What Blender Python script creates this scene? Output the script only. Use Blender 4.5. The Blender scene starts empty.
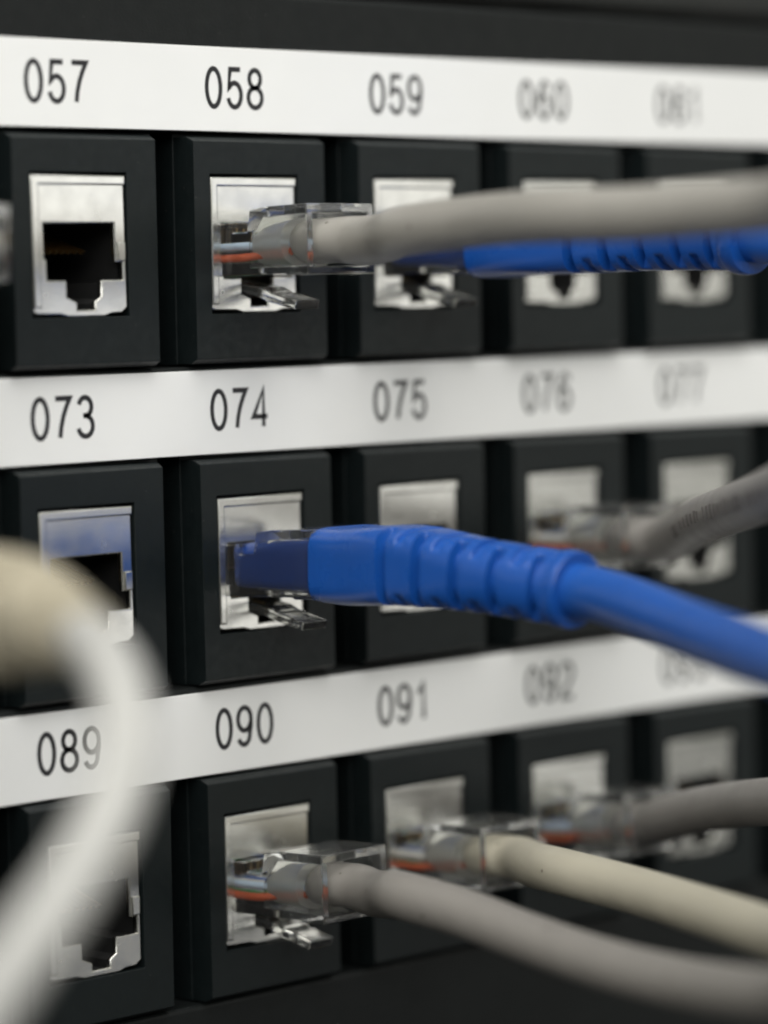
import bpy, bmesh, math, random
from mathutils import Vector, Matrix

random.seed(7)
MM = 0.001                      # everything below is written in millimetres
sc = bpy.context.scene

# ------------------------------------------------------------------ camera
cam_data = bpy.data.cameras.new("camera")
cam = bpy.data.objects.new("camera", cam_data)
sc.collection.objects.link(cam)
sc.camera = cam
cx, cy, cz = (0.70219, -0.71174, -0.01916), (0.05930, 0.03165, 0.99774), (-0.70952, -0.70173, 0.06443)
m = Matrix(((cx[0], cy[0], cz[0], -252.63 * MM), (cx[1], cy[1], cz[1], -305.62 * MM),
            (cx[2], cy[2], cz[2], -14.07 * MM), (0, 0, 0, 1)))
cam.matrix_world = m
cam_data.sensor_fit = 'AUTO'
cam_data.sensor_width = 36.0
cam_data.lens = 3437.17 / 1024 * 36.0
cam_data.clip_start = 0.01
cam_data.clip_end = 50.0
cam_data.dof.use_dof = True
cam_data.dof.focus_distance = 0.410
cam_data.dof.aperture_fstop = 8.5
cam_data.dof.aperture_blades = 0

# ------------------------------------------------------------------ world and lamps
w = bpy.data.worlds.new("World")
sc.world = w
w.use_nodes = True
nt = w.node_tree
nt.nodes.clear()
out = nt.nodes.new("ShaderNodeOutputWorld")
bg = nt.nodes.new("ShaderNodeBackground")
tc = nt.nodes.new("ShaderNodeTexCoord")
sep = nt.nodes.new("ShaderNodeSeparateXYZ")
ramp = nt.nodes.new("ShaderNodeValToRGB")
mp = nt.nodes.new("ShaderNodeMapRange")
mp.inputs['From Min'].default_value = -1
mp.inputs['From Max'].default_value = 1
nz = nt.nodes.new("ShaderNodeTexNoise")
nz.inputs['Scale'].default_value = 2.6
nz.inputs['Detail'].default_value = 1.0
r2 = nt.nodes.new("ShaderNodeValToRGB")
mx = nt.nodes.new("ShaderNodeMixRGB")
mx.blend_type = 'MULTIPLY'
mx.inputs['Fac'].default_value = 1.0
cr = ramp.color_ramp
cr.elements[0].position = 0.0
cr.elements[0].color = (0.03, 0.03, 0.03, 1)
cr.elements[1].position = 1.0
cr.elements[1].color = (0.75, 0.76, 0.74, 1)
for pos, col in ((0.38, (0.07, 0.07, 0.067, 1)), (0.5, (0.36, 0.365, 0.34, 1)), (0.62, (0.62, 0.63, 0.58, 1))):
    e = cr.elements.new(pos)
    e.color = col
c2 = r2.color_ramp
c2.elements[0].position = 0.36
c2.elements[0].color = (0.42, 0.50, 0.62, 1)
c2.elements[1].position = 0.56
c2.elements[1].color = (1.15, 1.12, 1.05, 1)
L = nt.links.new
L(tc.outputs['Generated'], sep.inputs[0])
L(sep.outputs['Z'], mp.inputs['Value'])
L(mp.outputs[0], ramp.inputs[0])
L(tc.outputs['Generated'], nz.inputs['Vector'])
L(nz.outputs['Fac'], r2.inputs[0])
L(ramp.outputs[0], mx.inputs[1])
L(r2.outputs[0], mx.inputs[2])
L(mx.outputs[0], bg.inputs['Color'])
bg.inputs['Strength'].default_value = 0.8
L(bg.outputs[0], out.inputs[0])


def area_lamp(name, loc, target, size, power, color=(1, 1, 1)):
    d = bpy.data.lights.new(name, 'AREA')
    d.shape = 'RECTANGLE'
    d.size, d.size_y = size
    d.energy = power
    d.color = color
    o = bpy.data.objects.new(name, d)
    sc.collection.objects.link(o)
    o.location = loc
    o.rotation_euler = (Vector(target) - Vector(loc)).to_track_quat('-Z', 'Y').to_euler()
    return o


# fluorescent ceiling fitting of the server room, then two added fill lamps
area_lamp("ceiling_and_fill_lamp", (-0.3, -0.75, 1.6), (0.05, 0, 0), (2.4, 1.2), 40.0, (1.0, 0.985, 0.95))
area_lamp("ceiling_and_fill_lamp", (-1.25, -1.2, 0.75), (0.05, 0, -0.03), (1.3, 0.8), 19.0, (1.0, 0.985, 0.95))  # fill added at the camera's left to lift the label strips
area_lamp("ceiling_and_fill_lamp", (1.21, -1.44, 0.06), (0.05, 0, -0.03), (0.62, 0.85), 1.8, (1.0, 0.99, 0.96))  # added at panel height so the metal shields mirror something bright

sc.view_settings.view_transform = 'Standard'
sc.view_settings.look = 'None'
sc.view_settings.exposure = 0.0
sc.view_settings.gamma = 1.0
sc.cycles.use_denoising = True
sc.cycles.filter_width = 2.2
sc.cycles.max_bounces = 24
sc.cycles.transmission_bounces = 20
sc.cycles.glossy_bounces = 8
sc.cycles.sample_clamp_indirect = 6.0

# ------------------------------------------------------------------ materials


def material(name, color, rough=0.5, metallic=0.0, var=0.0, var_scale=300.0, bump=0.0, bump_scale=4000.0,
             rough_var=0.0, transmission=0.0, ior=1.5, spec=0.5, subsurface=0.0, color2=None, specks=False, speck_color=None, speck_scale=240):
    mt = bpy.data.materials.new(name)
    mt.use_nodes = True
    n = mt.node_tree
    b = n.nodes["Principled BSDF"]
    b.inputs['Base Color'].default_value = (*color, 1)
    b.inputs['Roughness'].default_value = rough
    b.inputs['Metallic'].default_value = metallic
    b.inputs['Transmission Weight'].default_value = transmission
    b.inputs['IOR'].default_value = ior
    b.inputs['Specular IOR Level'].default_value = spec
    if subsurface:
        b.inputs['Subsurface Weight'].default_value = subsurface
        b.inputs['Subsurface Radius'].default_value = (1, 1, 1)
        b.inputs['Subsurface Scale'].default_value = 0.0012
    t = n.nodes.new("ShaderNodeTexCoord")
    if var or color2:
        a = n.nodes.new("ShaderNodeTexNoise")
        a.inputs['Scale'].default_value = var_scale
        a.inputs['Detail'].default_value = 4
        n.links.new(t.outputs['Object'], a.inputs['Vector'])
        mixn = n.nodes.new("ShaderNodeMixRGB")
        lo = tuple(c * (1 - var) for c in color)
        hi = color2 or tuple(min(1, c * (1 + var)) for c in color)
        mixn.inputs[1].default_value = (*lo, 1)
        mixn.inputs[2].default_value = (*hi, 1)
        n.links.new(a.outputs['Fac'], mixn.inputs[0])
        n.links.new(mixn.outputs[0], b.inputs['Base Color'])
    if specks:
        # small specks of dirt stuck to the sheath
        v = n.nodes.new("ShaderNodeTexVoronoi")
        v.inputs['Scale'].default_value = speck_scale
        n.links.new(t.outputs['Object'], v.inputs['Vector'])
        lt_ = n.nodes.new("ShaderNodeMath")
        lt_.operation = 'LESS_THAN'
        lt_.inputs[1].default_value = 0.055
        n.links.new(v.outputs['Distance'], lt_.inputs[0])
        m2 = n.nodes.new("ShaderNodeMixRGB")
        m2.inputs[2].default_value = (*(speck_color or (color[0] * .25, color[1] * .22, color[2] * .18)), 1)
        n.links.new(lt_.outputs[0], m2.inputs[0])
        n.links.new(mixn.outputs[0], m2.inputs[1])
        n.links.new(m2.outputs[0], b.inputs['Base Color'])
    if rough_var:
        a = n.nodes.new("ShaderNodeTexNoise")
        a.inputs['Scale'].default_value = var_scale * 1.7
        a.inputs['Detail'].default_value = 5
        n.links.new(t.outputs['Object'], a.inputs['Vector'])
        q = n.nodes.new("ShaderNodeMapRange")
        q.inputs['From Min'].default_value = 0.3
        q.inputs['From Max'].default_value = 0.7
        q.inputs['To Min'].default_value = max(0.02, rough - rough_var)
        q.inputs['To Max'].default_value = min(1, rough + rough_var)
        n.links.new(a.outputs['Fac'], q.inputs['Value'])
        n.links.new(q.outputs[0], b.inputs['Roughness'])
    if bump:
        a = n.nodes.new("ShaderNodeTexNoise")
        a.inputs['Scale'].default_value = bump_scale
        a.inputs['Detail'].default_value = 3
        n.links.new(t.outputs['Object'], a.inputs['Vector'])
        bp = n.nodes.new("ShaderNodeBump")
        bp.inputs['Strength'].default_value = 1.0
        bp.inputs['Distance'].default_value = bump
        n.links.new(a.outputs['Fac'], bp.inputs['Height'])
        n.links.new(bp.outputs[0], b.inputs['Normal'])
    return mt


M = {
    'module': material('satin_black_plastic', (0.006, 0.009, 0.0095), 0.42, var=0.25, var_scale=500, rough_var=0.07,
                       bump=0.00002, bump_scale=5000, spec=0.3, specks=True, speck_color=(0.05, 0.05, 0.047), speck_scale=620),
    'panel': material('black_powder_coat', (0.006, 0.0075, 0.0075), 0.5, var=0.2, var_scale=300, rough_var=0.06,
                      bump=0.00003, bump_scale=3500, spec=0.28, specks=True, speck_color=(0.045, 0.045, 0.042), speck_scale=700),
    'socket': material('black_insert_plastic', (0.006, 0.006, 0.006), 0.6),
    'metal': material('nickel_plate', (0.80, 0.79, 0.75), 0.24, metallic=1.0, var=0.03, var_scale=200, rough_var=0.04,
                      bump=0.00004, bump_scale=110),
    'gold': material('gold_contact', (0.75, 0.52, 0.22), 0.3, metallic=1.0),
    'paper': material('white_label_paper', (0.87, 0.87, 0.86), 0.42, var=0.02, var_scale=120, rough_var=0.1,
                      bump=0.00006, bump_scale=120),
    'ink': material('black_print', (0.012, 0.012, 0.014), 0.5),
    'frosted': material('frosted_polycarbonate', (0.80, 0.79, 0.74), 0.30, transmission=0.72, ior=1.45, bump=0.0001, bump_scale=500),
    'faded_ink': material('faded_print', (0.10, 0.09, 0.085), 0.5),
    'clear': material('clear_polycarbonate', (0.96, 0.965, 0.955), 0.09, transmission=0.985, ior=1.5, bump=0.00006, bump_scale=420),
    'taupe': material('taupe_pvc', (0.225, 0.210, 0.192), 0.42, var=0.05, var_scale=200, rough_var=0.07, bump=0.0002, bump_scale=160, specks=True),
    'grey': material('warm_grey_pvc', (0.30, 0.285, 0.258), 0.42, var=0.05, var_scale=200, rough_var=0.07, bump=0.0002, bump_scale=160, specks=True),
    'dark_grey': material('dull_grey_pvc', (0.25, 0.235, 0.22), 0.45, var=0.06, var_scale=200, rough_var=0.07, bump=0.0002, bump_scale=160, specks=True),
    'cream': material('cream_pvc', (0.50, 0.465, 0.37), 0.42, var=0.05, var_scale=200, rough_var=0.07, bump=0.0002, bump_scale=160, specks=True),
    'white': material('off_white_pvc', (0.43, 0.425, 0.405), 0.40, var=0.03, var_scale=200, rough_var=0.06, bump=0.0002, bump_scale=160, specks=True),
    'beige': material('beige_rubber', (0.37, 0.33, 0.245), 0.5, var=0.05, var_scale=200, rough_var=0.06),
    'blue': material('blue_pvc', (0.011, 0.088, 0.38), 0.38, var=0.08, var_scale=150, rough_var=0.08, subsurface=0.0),
    'blue_sleeve': material('dark_blue_sleeve', (0.005, 0.036, 0.19), 0.35, var=0.08, var_scale=150),
    'blue_boot': material('blue_moulded_rubber', (0.009, 0.075, 0.34), 0.30, var=0.08, var_scale=150, rough_var=0.08),
    'w_orange': material('orange_wire', (0.55, 0.10, 0.03), 0.4),
    'w_white': material('white_wire', (0.75, 0.75, 0.72), 0.4),
    'w_blue': material('blue_wire', (0.05, 0.15, 0.50), 0.4),
    'w_lblue': material('pale_blue_wire', (0.50, 0.62, 0.75), 0.4),
    'w_green': material('green_wire', (0.03, 0.25, 0.08), 0.4),
    'w_brown': material('brown_wire', (0.16, 0.07, 0.03), 0.4),
    'rack': material('black_steel', (0.010, 0.011, 0.010), 0.55, var=0.2, var_scale=60, rough_var=0.1),
}

# ------------------------------------------------------------------ mesh helpers


def link(name, me, mt, parent=None, smooth=None):
    o = bpy.data.objects.new(name, me)
    sc.collection.objects.link(o)
    if mt:
        me.materials.clear()
        me.materials.append(M[mt])
    if parent:
        o.parent = parent
    if smooth is not None:
        for p in me.polygons:
            p.use_smooth = True
        if smooth:
            try:
                me.set_sharp_from_angle(angle=math.radians(smooth))
            except Exception:
                pass
    return o


def to_mesh(bm, name):
    bmesh.ops.recalc_face_normals(bm, faces=bm.faces)
    me = bpy.data.meshes.new(name)
    bm.to_mesh(me)
    bm.free()
    me.transform(Matrix.Scale(MM, 4))
    return me


def bevel(o, width, seg=2, angle=35):
    md = o.modifiers.new("bevel", 'BEVEL')
    md.width = width * MM
    md.segments = seg
    md.limit_method = 'ANGLE'
    md.angle_limit = math.radians(angle)
    md.harden_normals = False
    return o


def add_box(bm, x0, x1, y0, y1, z0, z1):
    v = [bm.verts.new(p) for p in ((x0, y0, z0), (x1, y0, z0), (x1, y1, z0), (x0, y1, z0),
                                   (x0, y0, z1), (x1, y0, z1), (x1, y1, z1), (x0, y1, z1))]
    for f in ((0, 1, 2, 3), (4, 5, 6, 7), (0, 1, 5, 4), (1, 2, 6, 5), (2, 3, 7, 6), (3, 0, 4, 7)):
        bm.faces.new([v[i] for i in f])


def add_prism_x(bm, prof, x0, x1):
    """profile in (y, z) extruded along x"""
    a = [bm.verts.new((x0, y, z)) for y, z in prof]
    b = [bm.verts.new((x1, y, z)) for y, z in prof]
    bm.faces.new(a)
    bm.faces.new(b[::-1])
    n = len(prof)
    for i in range(n):
        bm.faces.new((a[i], a[(i + 1) % n], b[(i + 1) % n], b[i]))


def plate(loops, y0, thick, rim=0.2):
    """flat plate in the xz plane with holes and rounded rims; loops in (x, z)"""
    cu = bpy.data.curves.new("plate", 'CURVE')
    cu.dimensions = '2D'
    cu.fill_mode = 'BOTH'
    cu.extrude = thick / 2 * MM
    cu.bevel_depth = rim * MM
    cu.bevel_resolution = 3
    for lp in loops:
        s = cu.splines.new('POLY')
        s.points.add(len(lp) - 1)
        for p, (x, z) in zip(s.points, lp):
            p.co = (x * MM, z * MM, 0, 1)
        s.use_cyclic_u = True
    o = bpy.data.objects.new("plate", cu)
    me = bpy.data.meshes.new_from_object(o)
    bpy.data.objects.remove(o)
    bpy.data.curves.remove(cu)
    me.transform(Matrix(((1, 0, 0, 0), (0, 0, -1, (y0 + thick / 2 + rim) * MM), (0, 1, 0, 0), (0, 0, 0, 1))))
    return me


def spline(pts, step=1.0):
    """dense Catmull-Rom through points (mm)"""
    P = [Vector(p) for p in pts]
    P = [P[0] * 2 - P[1]] + P + [P[-1] * 2 - P[-2]]
    res = []
    for i in range(1, len(P) - 2):
        a, b, c, d = P[i - 1:i + 3]
        # centripetal knots
        t0 = 0.0
        t1 = t0 + max(1e-6, (b - a).length) ** 0.5
        t2 = t1 + max(1e-6, (c - b).length) ** 0.5
        t3 = t2 + max(1e-6, (d - c).length) ** 0.5
        n = max(2, int((c - b).length / step))
        for k in range(n):
            t = t1 + (t2 - t1) * k / n
            A1 = a * ((t1 - t) / (t1 - t0)) + b * ((t - t0) / (t1 - t0))
            A2 = b * ((t2 - t) / (t2 - t1)) + c * ((t - t1) / (t2 - t1))
            A3 = c * ((t3 - t) / (t3 - t2)) + d * ((t - t2) / (t3 - t2))
            B1 = A1 * ((t2 - t) / (t2 - t0)) + A2 * ((t - t0) / (t2 - t0))
            B2 = A2 * ((t3 - t) / (t3 - t1)) + A3 * ((t - t1) / (t3 - t1))
            res.append(B1 * ((t2 - t) / (t2 - t1)) + B2 * ((t - t1) / (t2 - t1)))
    res.append(P[-2])
    return res


def smooth_path(pts, n=3, keep=2):
    for _ in range(n):
        q = pts[:]
        for i in range(keep, len(pts) - keep):
            q[i] = (pts[i - 1] + pts[i] * 2 + pts[i + 1]) / 4
        pts = q
    return pts


def sweep(bm, pts, section, nseg=32, up=Vector((0, 0, 1))):
    """section(s, ang) -> (a, b): offsets along side and up; s = arc length (mm)"""
    n = len(pts)
    T = [(pts[min(i + 1, n - 1)] - pts[max(i - 1, 0)]).normalized() for i in range(n)]
    u = (up - T[0] * up.dot(T[0])).normalized()
    rings = []
    s = 0.0
    for i in range(n):
        if i:
            s += (pts[i] - pts[i - 1]).length
        u = (u - T[i] * u.dot(T[i])).normalized()
        side = T[i].cross(u).normalized()
        ring = []
        for k in range(nseg):
            a = 2 * math.pi * k / nseg
            da, db = section(s, a)
            ring.append(bm.verts.new(pts[i] + side * da + u * db))
        rings.append(ring)
    for i in range(n - 1):
        for k in range(nseg):
            bm.faces.new((rings[i][k], rings[i][(k + 1) % nseg], rings[i + 1][(k + 1) % nseg], rings[i + 1][k]))
    bm.faces.new(rings[0][::-1])
    bm.faces.new(rings[-1])


def round_section(r):
    return lambda s, a: (r * math.cos(a), r * math.sin(a))


# ------------------------------------------------------------------ digits drawn as pen strokes
def arc(cx_, cy_, rx, ry, a0, a1, n=14):
    return [(cx_ + rx * math.cos(math.radians(a0 + (a1 - a0) * i / n)), cy_ + ry * math.sin(math.radians(a0 + (a1 - a0) * i / n)))
            for i in range(n + 1)]


DIGITS = {   # centre lines in a box 0.54 wide and 1 high
    '0': [(arc(.27, .5, .25, .5, 90, 450, 32), True)],
    '1': [([(.07, .74), (.15, .79), (.24, .88), (.30, 1.0), (.30, 0.0)], False)],
    '2': [(arc(.27, .74, .235, .26, 172, -30, 16) + [(.36, .44), (.16, .22), (.06, .10), (.03, .0), (.52, .0)], False)],
    '3': [(arc(.265, .76, .215, .24, 165, -60, 14) + [(.31, .535), (.20, .535)], False),
          ([(.20, .535), (.30, .535)] + arc(.27, .265, .245, .265, 75, -168, 18), False)],
    '4': [([(.40, 0), (.40, 1.0), (.02, .27), (.54, .27)], False)],
    '5': [([(.49, 1.0), (.12, 1.0), (.06, .50)] + arc(.27, .32, .24, .32, 138, -165, 20), False)],
    '6': [(arc(.30, .72, .215, .28, 25, 110, 8) + [(.10, .72), (.045, .52), (.035, .36)] + arc(.275, .31, .24, .31, 175, 535, 26), False)],
    '7': [([(.03, 1.0), (.51, 1.0), (.40, .80), (.29, .55), (.21, .28), (.17, 0)], False)],
    '8': [(arc(.27, .765, .205, .235, 90, 450, 26), True), (arc(.27, .265, .25, .265, 90, 450, 28), True)],
    '9': [(arc(.265, .69, .24, .31, -5, 355, 26) + [(.505, .64), (.50, .48), (.45, .28)] + arc(.24, .28, .215, .28, -10, -155, 10), False)],
}


def add_ribbon(bm, pts, half, closed, y0, y1):
    n = len(pts)
    P = [Vector((x, z)) for x, z in pts]
    if closed and (P[0] - P[-1]).length < 1e-4:
        P = P[:-1]
        n -= 1
    Lv, Rv = [], []
    for i in range(n):
        a = P[(i - 1) % n] if (closed or i) else P[i]
        b = P[(i + 1) % n] if (closed or i < n - 1) else P[i]
        d1 = (P[i] - a).normalized() if (P[i] - a).length > 1e-6 else (b - P[i]).normalized()
        d2 = (b - P[i]).normalized() if (b - P[i]).length > 1e-6 else d1
        nrm = Vector((-(d1 + d2).y, (d1 + d2).x))
        nrm = nrm.normalized() if nrm.length > 1e-5 else Vector((-d1.y, d1.x))
        c = max(0.5, nrm.dot(Vector((-d1.y, d1.x))))
        h = half / c
        Lv.append(P[i] + nrm * h)
        Rv.append(P[i] - nrm * h)
    f = [[bm.verts.new((v.x, y0, v.y)) for v in S] for S in (Lv, Rv)]
    g = [[bm.verts.new((v.x, y1, v.y)) for v in S] for S in (Lv, Rv)]
    for i in range(n if closed else n - 1):
        j = (i + 1) % n
        bm.faces.new((f[0][i], f[0][j], f[1][j], f[1][i]))
        bm.faces.new((f[0][i], f[0][j], g[0][j], g[0][i]))
        bm.faces.new((f[1][i], f[1][j], g[1][j], g[1][i]))
    if not closed:
        for i in (0, n - 1):
            bm.faces.new((f[0][i], f[1][i], g[1][i], g[0][i]))


def number_mesh(text, xc, zc, y, height=4.55, adv=3.42, width=4.85, half=0.31):
    bm = bmesh.new()
    x = xc - adv * len(text) / 2
    for k, ch in enumerate(text):
        for pts, closed in DIGITS[ch]:
            add_ribbon(bm, [(x + adv / 2 + (px - .27) * width * .93, zc + (pz - .5) * height) for px, pz in pts], half, closed,
                       y - 0.012 - 0.003 * (k % 2), y + 0.02)
        x += adv
    return to_mesh(bm, "printed_number")


# ------------------------------------------------------------------ the patch panel
PX, PZ = 27.926, 38.755           # distance between ports along a row, and between rows
COLS = range(-3, 7)


def port(c, r):
    return Vector((c * PX, 0, -r * PZ))


panel = bpy.data.objects.new("patch_panel", None)
sc.collection.objects.link(panel)
panel['label'] = "black network patch panel with three rows of numbered square metal sockets and white number strips"
panel['category'] = "patch panel"

X0, X1 = -92.0, 222.0
bm = bmesh.new()
for z0, z1 in ((5.35, 22.3), (-33.55, -22.85), (-72.35, -61.55), (-122.0, -100.35)):
    add_box(bm, X0, X1, 1.6, 12.0, z0, z1)
for z0, z1 in ((-22.85, 5.35), (-61.55, -33.55), (-100.35, -72.35)):
    add_box(bm, 193.0, X1, 1.61, 11.9, z0, z1)
add_box(bm, X0, X1, 18.0, 19.5, -122.0, 22.3)
fp = link("faceplate", to_mesh(bm, "faceplate"), 'panel', panel)
bevel(fp, 0.6, 3)

# white strips with the printed numbers
nums = {0: 57, 1: 73, 2: 89}
for r in range(3):
    bm = bmesh.new()
    zc = 10.5 - 38.93 * r
    add_box(bm, X0 + 1, 191.0, 1.38, 1.66, zc - 5.08, zc + 5.08)
    st = link("label_strip", to_mesh(bm, "label_strip"), 'paper', panel)
    bevel(st, 0.08, 2)
    for c in range(-1, 5):
        link("printed_number", number_mesh("%03d" % (nums[r] + c), c * 28.03 + 5.35 - 0.3 * r, 10.68 - 38.87 * r, 1.38), 'ink', st)


def ring_strip(bm, loops):
    """connect successive rectangular loops [(x0,x1,z0,z1,y), ...]"""
    R = []
    for x0, x1, z0, z1, y in loops:
        R.append([bm.verts.new(p) for p in ((x0, y, z0), (x1, y, z0), (x1, y, z1), (x0, y, z1))])
    for a, b in zip(R, R[1:]):
        for k in range(4):
            bm.faces.new((a[k], a[(k + 1) % 4], b[(k + 1) % 4], b[k]))


# module frame
bm = bmesh.new()
ring_strip(bm, [(-2.9, 21.6, -22.65, 5.1, 9.0), (-2.9, 21.6, -22.65, 5.1, 3.6), (-2.8, 19.5, -22.55, 4.7, 3.5), (-2.8, 19.5, -22.55, 4.7, 1.2),
                (-2.75, 19.2, -21.95, 4.15, 0.0), (-.2, 14.6, -16.55, .25, 0.0), (-.2, 14.6, -16.55, .25, 8.0)])
module_me = to_mesh(bm, "port_module")

# metal shield: raised rim and recessed plate with the stepped opening
outer = [(.25, -.25), (14.15, -.25), (14.15, -15.4), (13.4, -15.95), (11.9, -16.0), (10.8, -16.3), (5.4, -16.3), (4.2, -16.0),
         (.8, -15.95), (.25, -15.75)]
hole = [(1.75, -5.45), (12.85, -5.45), (12.85, -10.0), (14.0, -10.0), (14.0, -12.45), (10.6, -12.45), (10.6, -14.3), (9.6, -14.9), (9.6, -15.9),
        (6.5, -15.9), (6.5, -14.9), (5.0, -14.3), (5.0, -12.45), (2.1, -12.45), (2.1, -10.0), (1.75, -10.0)]
bm = bmesh.new()
bm.from_mesh(plate([outer, hole], 0.45, 0.4, 0.18))
# folded rims down the left side and along the top
bm.from_mesh(plate([[(.3, -.3), (14.1, -.3), (14.1, -1.0), (1.0, -1.0), (1.0, -15.2), (.3, -15.2)]], 0.12, 0.3, 0.24))
# pressed contact springs beside the opening
bm.from_mesh(plate([[(13.1, -8.0), (14.0, -8.0), (14.0, -9.9), (13.1, -9.9)]], 0.2, 0.3, 0.15))
shield_me = bpy.data.meshes.new("jack_shield")
bm.to_mesh(shield_me)
bm.free()

# black insert: tunnel behind the opening
bm = bmesh.new()
tun = [(1.6, -5.3), (13.9, -5.3), (13.9, -12.6), (10.7, -12.6), (10.7, -14.4), (9.7, -15.0), (9.7, -16.0), (6.4, -16.0), (6.4, -15.0), (4.9, -14.4),
       (4.9, -12.6), (1.6, -12.6)]
a = [bm.verts.new((x, 1.2, z)) for x, z in tun]
b = [bm.verts.new((x, 15.0, z)) for x, z in tun]
for i in range(len(tun)):
    bm.faces.new((a[i], a[(i + 1) % len(tun)], b[(i + 1) % len(tun)], b[i]))
bm.faces.new(b)
socket_me = to_mesh(bm, "jack_socket")
bm = bmesh.new()
for k in range(8):
    x = 3.4 + k * 1.02
    add_prism_x(bm, [(14.0, -5.6), (14.0, -6.1), (4.0, -9.2), (3.4, -8.8)], x, x + .42)
pins_me = to_mesh(bm, "contact_pins")

for r in range(3):
    for c in COLS:
        mo = link("port_module", module_me, 'module', panel)
        mo.location = port(c, r) * MM
        mo.rotation_euler = (math.radians(random.uniform(-.5, .5)), 0, math.radians(random.uniform(-.4, .4)))
        bevel(mo, 0.42, 3, 25)
        sh = link("jack_shield", shield_me, 'metal', mo, 40)
        sh.rotation_euler = (math.radians(random.uniform(-1.0, .6)), 0, math.radians(random.uniform(-.8, .8)))
        link("jack_socket", socket_me, 'socket', mo)
        link("contact_pins", pins_me, 'gold', mo)

# the next unit of the rack, above the panel and set back from it
bm = bmesh.new()
add_box(bm, -100, 300, 9.0, 60.0, 24.2, 68.0)
rk = link("rack_unit", to_mesh(bm, "rack_unit"), 'rack')
bevel(rk, 1.0, 2)
rk['label'] = "black blurred edge of the rack unit above the patch panel"
rk['category'] = "rack unit"

# ------------------------------------------------------------------ plugs and cables
# plug coordinates: origin at the port corner, +y into the panel
BODY = [(8.0, -6.0), (0.5, -5.75), (-1.8, -5.7), (-1.8, -6.9), (-4.2, -6.9), (-4.8, -4.3), (-7.5, -4.05), (-14.6, -4.0), (-14.6, -12.35), (-11.0, -12.35),
        (-10.5, -12.1), (8.0, -12.1)]


CAVITY = [(-4.0, -11.3), (-20.0, -11.5), (-20.0, -5.0), (-6.5, -5.2), (-4.0, -8.2)]


def hollow(me):
    """cut the cable entry out of the plug body from the rear"""
    bm = bmesh.new()
    add_prism_x(bm, CAVITY, 2.75, 11.85)
    cu = to_mesh(bm, "entry")
    a, b = bpy.data.objects.new("body", me), bpy.data.objects.new("entry", cu)
    sc.collection.objects.link(a)
    sc.collection.objects.link(b)
    md = a.modifiers.new("cut", 'BOOLEAN')
    md.operation = 'DIFFERENCE'
    md.solver = 'EXACT'
    md.object = b
    res = bpy.data.meshes.new_from_object(a.evaluated_get(bpy.context.evaluated_depsgraph_get()))
    for o in (a, b):
        bpy.data.objects.remove(o)
    return res


def make_plug(root, blue=False, flip=1.0, wires=('w_lblue', 'w_orange')):
    bm = bmesh.new()
    add_prism_x(bm, BODY, 1.75, 12.85)
    # low crimp rails on the top and on each side
    for x0, x1 in ((3.2, 5.0), (9.6, 11.4)):
        add_box(bm, x0, x1, -13.6, -8.2, -4.15, -3.55)
    plug = link("plug", hollow(to_mesh(bm, "plug")), 'clear', root)
    bevel(plug, 0.16, 2)
    # latch
    bm = bmesh.new()
    prof = [(6.0, -12.15), (6.0, -13.1), (2.0, -13.8), (-2.6, -14.9), (-4.0, -15.4), (-8.4, -16.4), (-8.8, -15.3), (-4.2, -14.2), (-2.6, -13.5), (2.0, -12.7)]
    add_prism_x(bm, prof[:], 5.3, 9.3)
    lt = link("latch_tab", to_mesh(bm, "latch_tab"), 'clear', plug)
    bevel(lt, 0.18, 2)
    bm = bmesh.new()
    for k in range(8):
        x = 2.9 + k * 1.17
        add_box(bm, x, x + .3, 4.0, 7.4, -8.3, -6.2)
    link("contact_pins", to_mesh(bm, "contact_pins"), 'gold', plug)
    if not blue:
        bm = bmesh.new()
        rounded_box_sweep(bm, (7.3, -4.35, -8.6), (7.3, -9.4, -8.45), 8.7, 5.0, 8.8, 5.9, 2.6, 14)
        link("strain_relief", to_mesh(bm, "strain_relief"), 'frosted', plug, 50)
        cols = ['w_orange', 'w_green', 'w_white', 'w_brown'], ['w_lblue', 'w_white', 'w_blue', 'w_white']
        if wires != ('w_lblue', 'w_orange'):
            cols[0][0], cols[1][0] = wires[1], wires[0]
        for row in (0, 1):
            for k in range(4):
                x = 2.75 + k * 2.45 + row * .25
                z = -9.95 + row * 1.35
                bm = bmesh.new()
                pts = spline([(x * .6 + 7.3 * .4, -9.5, z * .6 - 8.6 * .4), (x * .75 + 7.3 * .25, -6.0, z * .8 - 8.6 * .2), (x, -3.0, z), (x, 0, z), (x, 6.5, z)], .7)
                sweep(bm, pts, round_section(.5), 12)
                link("wire", to_mesh(bm, "wire"), cols[row][k], plug, 60)
    return plug


def rounded_box_sweep(bm, p0, p1, w0, h0, w1, h1, e=5.0, n=10):
    pts = [Vector(p0).lerp(Vector(p1), i / n) for i in range(n + 1)]
    Lg = (Vector(p1) - Vector(p0)).length

    def sec(s, a):
        t = s / Lg
        w, h = (w0 + (w1 - w0) * t) / 2, (h0 + (h1 - h0) * t) / 2
        c, d = math.cos(a), math.sin(a)
        f = (abs(c) ** e + abs(d) ** e) ** (-1 / e)
        return w * c * f, h * d * f
    sweep(bm, pts, sec, 48)


def sstep(a, b, x):
    t = max(0, min(1, (x - a) / (b - a)))
    return t * t * (3 - 2 * t)


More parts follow.
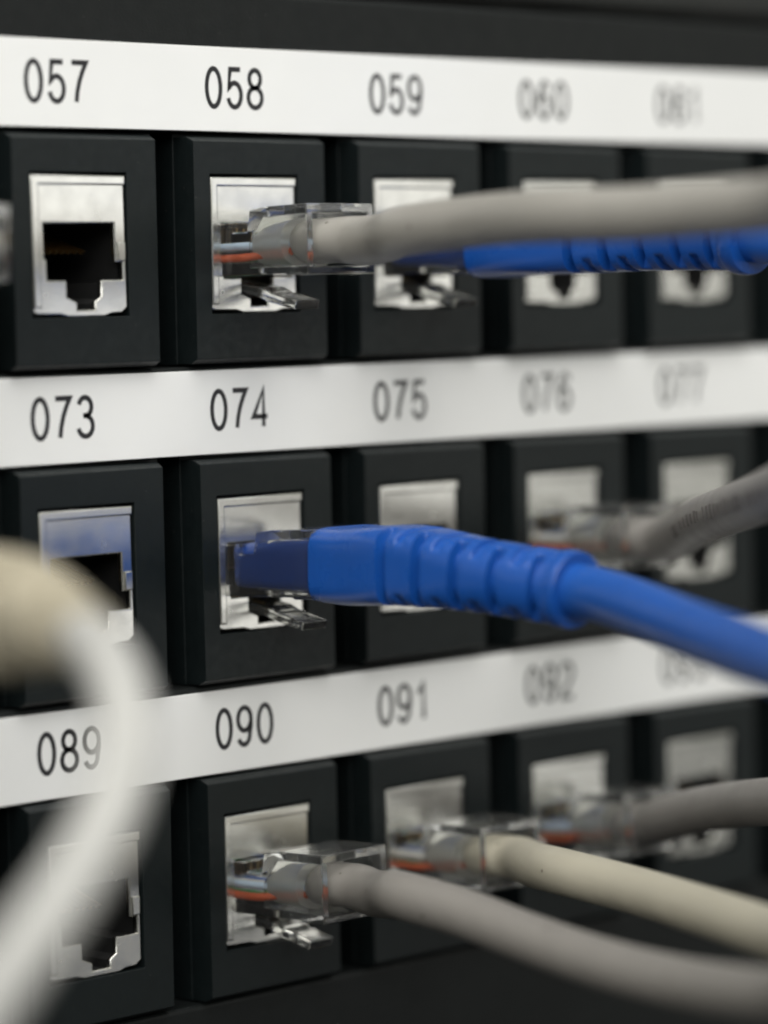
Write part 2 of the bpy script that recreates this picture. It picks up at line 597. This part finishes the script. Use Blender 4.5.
def make_boot(root, pts, mt, length, hood, w0=11.9, h0=9.0, w1=8.8, h1=8.6, slots=7, depth=1.25, ring=1.0,
              taper=(.0, .75), square=5.0):
    """strain relief sleeve: smooth hood, then a barrel cut by staggered slots, then an end ring"""
    def sec(s, a):
        t = min(1, s / length)
        k = sstep(*taper, t)
        w, h = (w0 + (w1 - w0) * k) / 2, (h0 + (h1 - h0) * k) / 2
        bulge = 1 + .045 * math.sin(math.pi * min(1, t * 1.6))
        e = square + (2.15 - square) * sstep(.22, .75, t)
        c, d = math.cos(a), math.sin(a)
        f = (abs(c) ** e + abs(d) ** e) ** (-1 / e)
        x, y = w * c * f, h * d * f * bulge
        cut = 0.0
        if s > hood:
            pitch = (length - 2.4 - hood) / slots
            q = (s - hood) / pitch
            i = int(q)
            v = q - i
            if i < slots:
                prof = sstep(.06, .11, v) * (1 - sstep(.48, .64, v))
                side = abs(c * f) / max(1e-6, (abs(c * f) + abs(d * f)))
                if i % 2 == 0:
                    mask = sstep(.30, .42, side)          # slot across the side faces
                else:
                    mask = 1 - sstep(.50, .62, side)      # slot across top and bottom
                cut = depth * prof * mask * (1.0 if i % 2 == 0 else .4)
        if s > length - 2.4:
            u = (s - (length - 2.4)) / 2.4
            cut = -ring * .5 * math.sqrt(max(0, 1 - (2 * u - 1) ** 2))
        rr = math.hypot(x, y)
        g = max(.2, (rr - cut) / rr)
        return x * g, y * g
    bm = bmesh.new()
    sweep(bm, pts, sec, 96)
    return link("boot", to_mesh(bm, "boot"), mt, root, 50)


def cut_path(pts, s0, s1):
    res, s = [], 0.0
    for i in range(len(pts)):
        if i:
            s += (pts[i] - pts[i - 1]).length
        if s0 <= s <= s1:
            res.append(pts[i])
    return res


def make_cable(label, c, r, way, mt, d=6.2, boot=None, tilt=(0, 0), wires=('w_lblue', 'w_orange'), inner=None):
    """way: points of the cable's centre line in panel coordinates after the plug"""
    P0 = port(c, r)
    # beyond the photograph the cables drop away down the side of the rack
    e, sx = Vector(way[-1]), (-1 if c < 0 else 1)
    way = list(way) + [tuple(e + Vector(v)) for v in ((38 * sx, -16, -38), (58 * sx, -18, -120), (66 * sx, -16, -300))]
    root = bpy.data.objects.new("network_cable", None)
    sc.collection.objects.link(root)
    root.location = P0 * MM
    root['label'] = label
    root['category'] = "cable"
    root['group'] = "network cables plugged into the patch panel"
    plug = make_plug(root, blue=bool(boot), wires=wires)
    pivot = Vector((7.3, 0, -9.0))
    Rm = Matrix.Rotation(math.radians(tilt[0]), 4, 'X') @ Matrix.Rotation(math.radians(tilt[1]), 4, 'Z')
    plug.matrix_basis = Matrix.Translation(pivot * MM) @ Rm @ Matrix.Translation(-pivot * MM)
    ax = lambda y: pivot + Rm @ (Vector((7.3, y, -8.35)) - pivot)
    start = [ax(-8.9), ax(-11.0), ax(-14.6)] if not boot else [ax(-12.0), ax(-14.5)]
    pts = smooth_path(spline(start + [Vector(q) - P0 for q in way], .8), 10, 12 if not boot else 3)
    if boot:
        Lb = boot['length']
        make_boot(root, cut_path(smooth_path(spline([ax(-14.45)] + [Vector(q) - P0 for q in way], .09), 200, 8), 0, Lb),
                  boot['mt'], Lb, boot['hood'], **boot.get('kw', {}))
        # the coloured sleeve seen through the clear plug
        bm = bmesh.new()
        rounded_box_sweep(bm, ax(-14.45), ax(-.5), 10.3, 6.9, 10.0, 5.3, 6)
        sl = link("inner_sleeve", to_mesh(bm, "inner_sleeve"), boot.get('inner', 'blue_sleeve'), plug, 40)
        sl.matrix_basis = plug.matrix_basis.inverted()
    bm = bmesh.new()
    sq = d / 2

    def sec(s, a):
        # inside the plug the jacket is pressed flat and rounded off at its end
        cc, ss = math.cos(a), math.sin(a)
        if boot:
            return sq * cc, sq * ss
        k = sstep(9.0, 4.5, s) if s < 9 else 0
        cap = math.sqrt(max(0.02, 1 - max(0, 1 - s / 1.6) ** 2))
        return sq * cc * (1 + .30 * k) * cap, sq * ss * (1 - .06 * k) * cap
    sweep(bm, pts, sec, 40)
    link("cable_jacket", to_mesh(bm, "cable_jacket"), mt, root, 60)
    return root, pts


make_cable("warm grey cable from the port under 058 that crosses above the ribbed blue boot", 1, 0,
           [(34.6, -19, -8.2), (32.4, -25, -8.0), (27.2, -32.2, -7.5), (23.4, -48.2, -6.7), (19.1, -63.8, -6.6), (18.9, -75.0, -6.7), (18.6, -83.2, -6.5), (17.1, -93.1, -6.4), (10.2, -111.8, -6.5)], 'grey', d=5.75, tilt=(-1.2, 0))
make_cable("blue cable with ribbed boot behind the grey cable, plugged in under 059", 2, 0,
           [(62.6, -19, -8.0), (63.0, -27.8, -7.9), (64.0, -37.9, -8.0), (65.7, -49.8, -8.3), (65.9, -55.2, -8.9), (66.2, -63.3, -9.8), (66.0, -80.2, -10.8),
            (64, -110, -13)], 'blue', boot=dict(mt='blue_boot', length=38.5, hood=14.5, kw=dict(w1=9.0, h1=8.7, slots=9, ring=.7, depth=1.6)))
make_cable("bright blue cable with a ribbed boot in sharp focus, plugged in under 074", 1, 1,
           [(34.9, -18.5, -46.6), (34.0, -25.9, -46.2), (34.1, -34.0, -46.6), (35.3, -41.7, -47.4), (37.3, -49.0, -48.3), (36.2, -55.1, -48.8), (26.9, -74.3, -50.4),
            (12.9, -95.7, -51.0), (-6.3, -123.4, -50.3), (-30, -160, -51)], 'blue',
           boot=dict(mt='blue_boot', length=35.5, hood=11.5, kw=dict(w1=8.6, h1=8.5, slots=9, ring=.5, depth=1.25)), tilt=(-2.2, 0))
gp, gpts = make_cable("grey cable with faint print that rises from the port under 076", 3, 1,
                      [(90.0, -18.5, -47.0), (75.5, -35.9, -43.2), (61.4, -52.7, -40.3), (46.9, -69.1, -37.5), (21.3, -99.7, -31.2), (2.4, -122.8, -25.8)],
                      'dark_grey', d=5.8, wires=('w_white', 'w_orange'))
make_cable("grey cable sagging along the bottom edge, plugged in under 090", 1, 2,
           [(33.6, -20, -85.6), (30.4, -25.5, -84.6), (25.6, -31.8, -83.3), (25.3, -41.6, -84.1), (24.1, -53.3, -85.6), (21.8, -65.4, -86.4), (18.6, -79.2, -86.3), (12.4, -95.6, -84.5), (1.4, -119.7, -80.4)], 'taupe', d=5.6, tilt=(-1.5, 1.0))
make_cable("cream coloured cable plugged in under 091, arching above the lower grey one", 2, 2,
           [(61.0, -19, -85.3), (57, -24, -84.8), (51.2, -33.5, -83.8), (47.9, -47.3, -84.0), (41.2, -63.3, -83.7), (33.1, -79.3, -83.1), (17.6, -107.8, -82.6)], 'cream', d=5.6, tilt=(-1, 0), wires=('w_white', 'w_orange'))
make_cable("dull grey blurred cable plugged in under 092, lying above the cream one", 3, 2,
           [(88.1, -18.1, -83.7), (82.6, -29.4, -80.6), (76.9, -40.5, -78.2), (72.3, -48.5, -76.6), (59.3, -77.6, -71.1), (54.7, -94.1, -68.5)], 'dark_grey', d=5.8, tilt=(-4.5, 0),
           wires=('w_lblue', 'w_orange'))
make_cable("grey cable cut off by the left edge beside the empty port under 057", -1, 0,
           [(-23, -18.5, -8.9), (-29, -22.5, -9.2), (-38.3, -29.3, -9.7), (-53.5, -41.6, -11.3), (-73.3, -57.5, -14.9)], 'grey', d=5.6)
make_cable("blurred off white cable looping down out of a thick beige boot", -2, 1,
           [(-48.8, -22, -46.4), (-47.6, -45.4, -44.1), (-49.3, -55.0, -43.9), (-52.5, -64.7, -43.8), (-56.2, -73.8, -44.3), (-59.5, -80.6, -45.6), (-62.7, -86.1, -48.0), (-65.2, -89.5, -50.9), (-68.4, -92.3, -54.2), (-73.1, -95.0, -57.5), (-79.0, -97.8, -61.0), (-85.1, -100.5, -63.9), (-93.5, -105.2, -66.8), (-108.0, -115.0, -70.2), (-125, -120, -72)], 'white', d=5.2,
           boot=dict(mt='beige', inner='beige', length=61, hood=20, kw=dict(w0=12.4, h0=12.4, w1=6.3, h1=6.3, slots=9, depth=1.7, ring=-.3, taper=(.62, 1.02), square=2.3)))

# faint print along the rising grey cable
bm = bmesh.new()
s = 0.0
random.seed(3)
nxt = 28.0
for i in range(1, len(gpts) - 1):
    s += (gpts[i] - gpts[i - 1]).length
    if nxt < s < 90:
        T = (gpts[i + 1] - gpts[i - 1]).normalized()
        v = Vector((-.72, -.60, .1))
        nrm = (v - T * v.dot(T)).normalized()
        up = T.cross(nrm)
        cpt = gpts[i] + nrm * 2.92
        wl, hl = random.uniform(.5, 1.0), random.uniform(.55, .9)
        vs = [bm.verts.new(cpt + T * a_ * wl / 2 + up * b_ * hl / 1.0 + nrm * cc) for cc in (-.15, .02) for a_, b_ in ((-1, -1), (1, -1), (1, 1), (-1, 1))]
        for f in ((0, 1, 2, 3), (4, 5, 6, 7), (0, 1, 5, 4), (1, 2, 6, 5), (2, 3, 7, 6), (3, 0, 4, 7)):
            bm.faces.new([vs[k] for k in f])
        nxt = s + random.choice((1.5, 1.7, 1.7, 2.0, 3.6))
link("printed_marking", to_mesh(bm, "printed_marking"), 'faded_ink', gp)
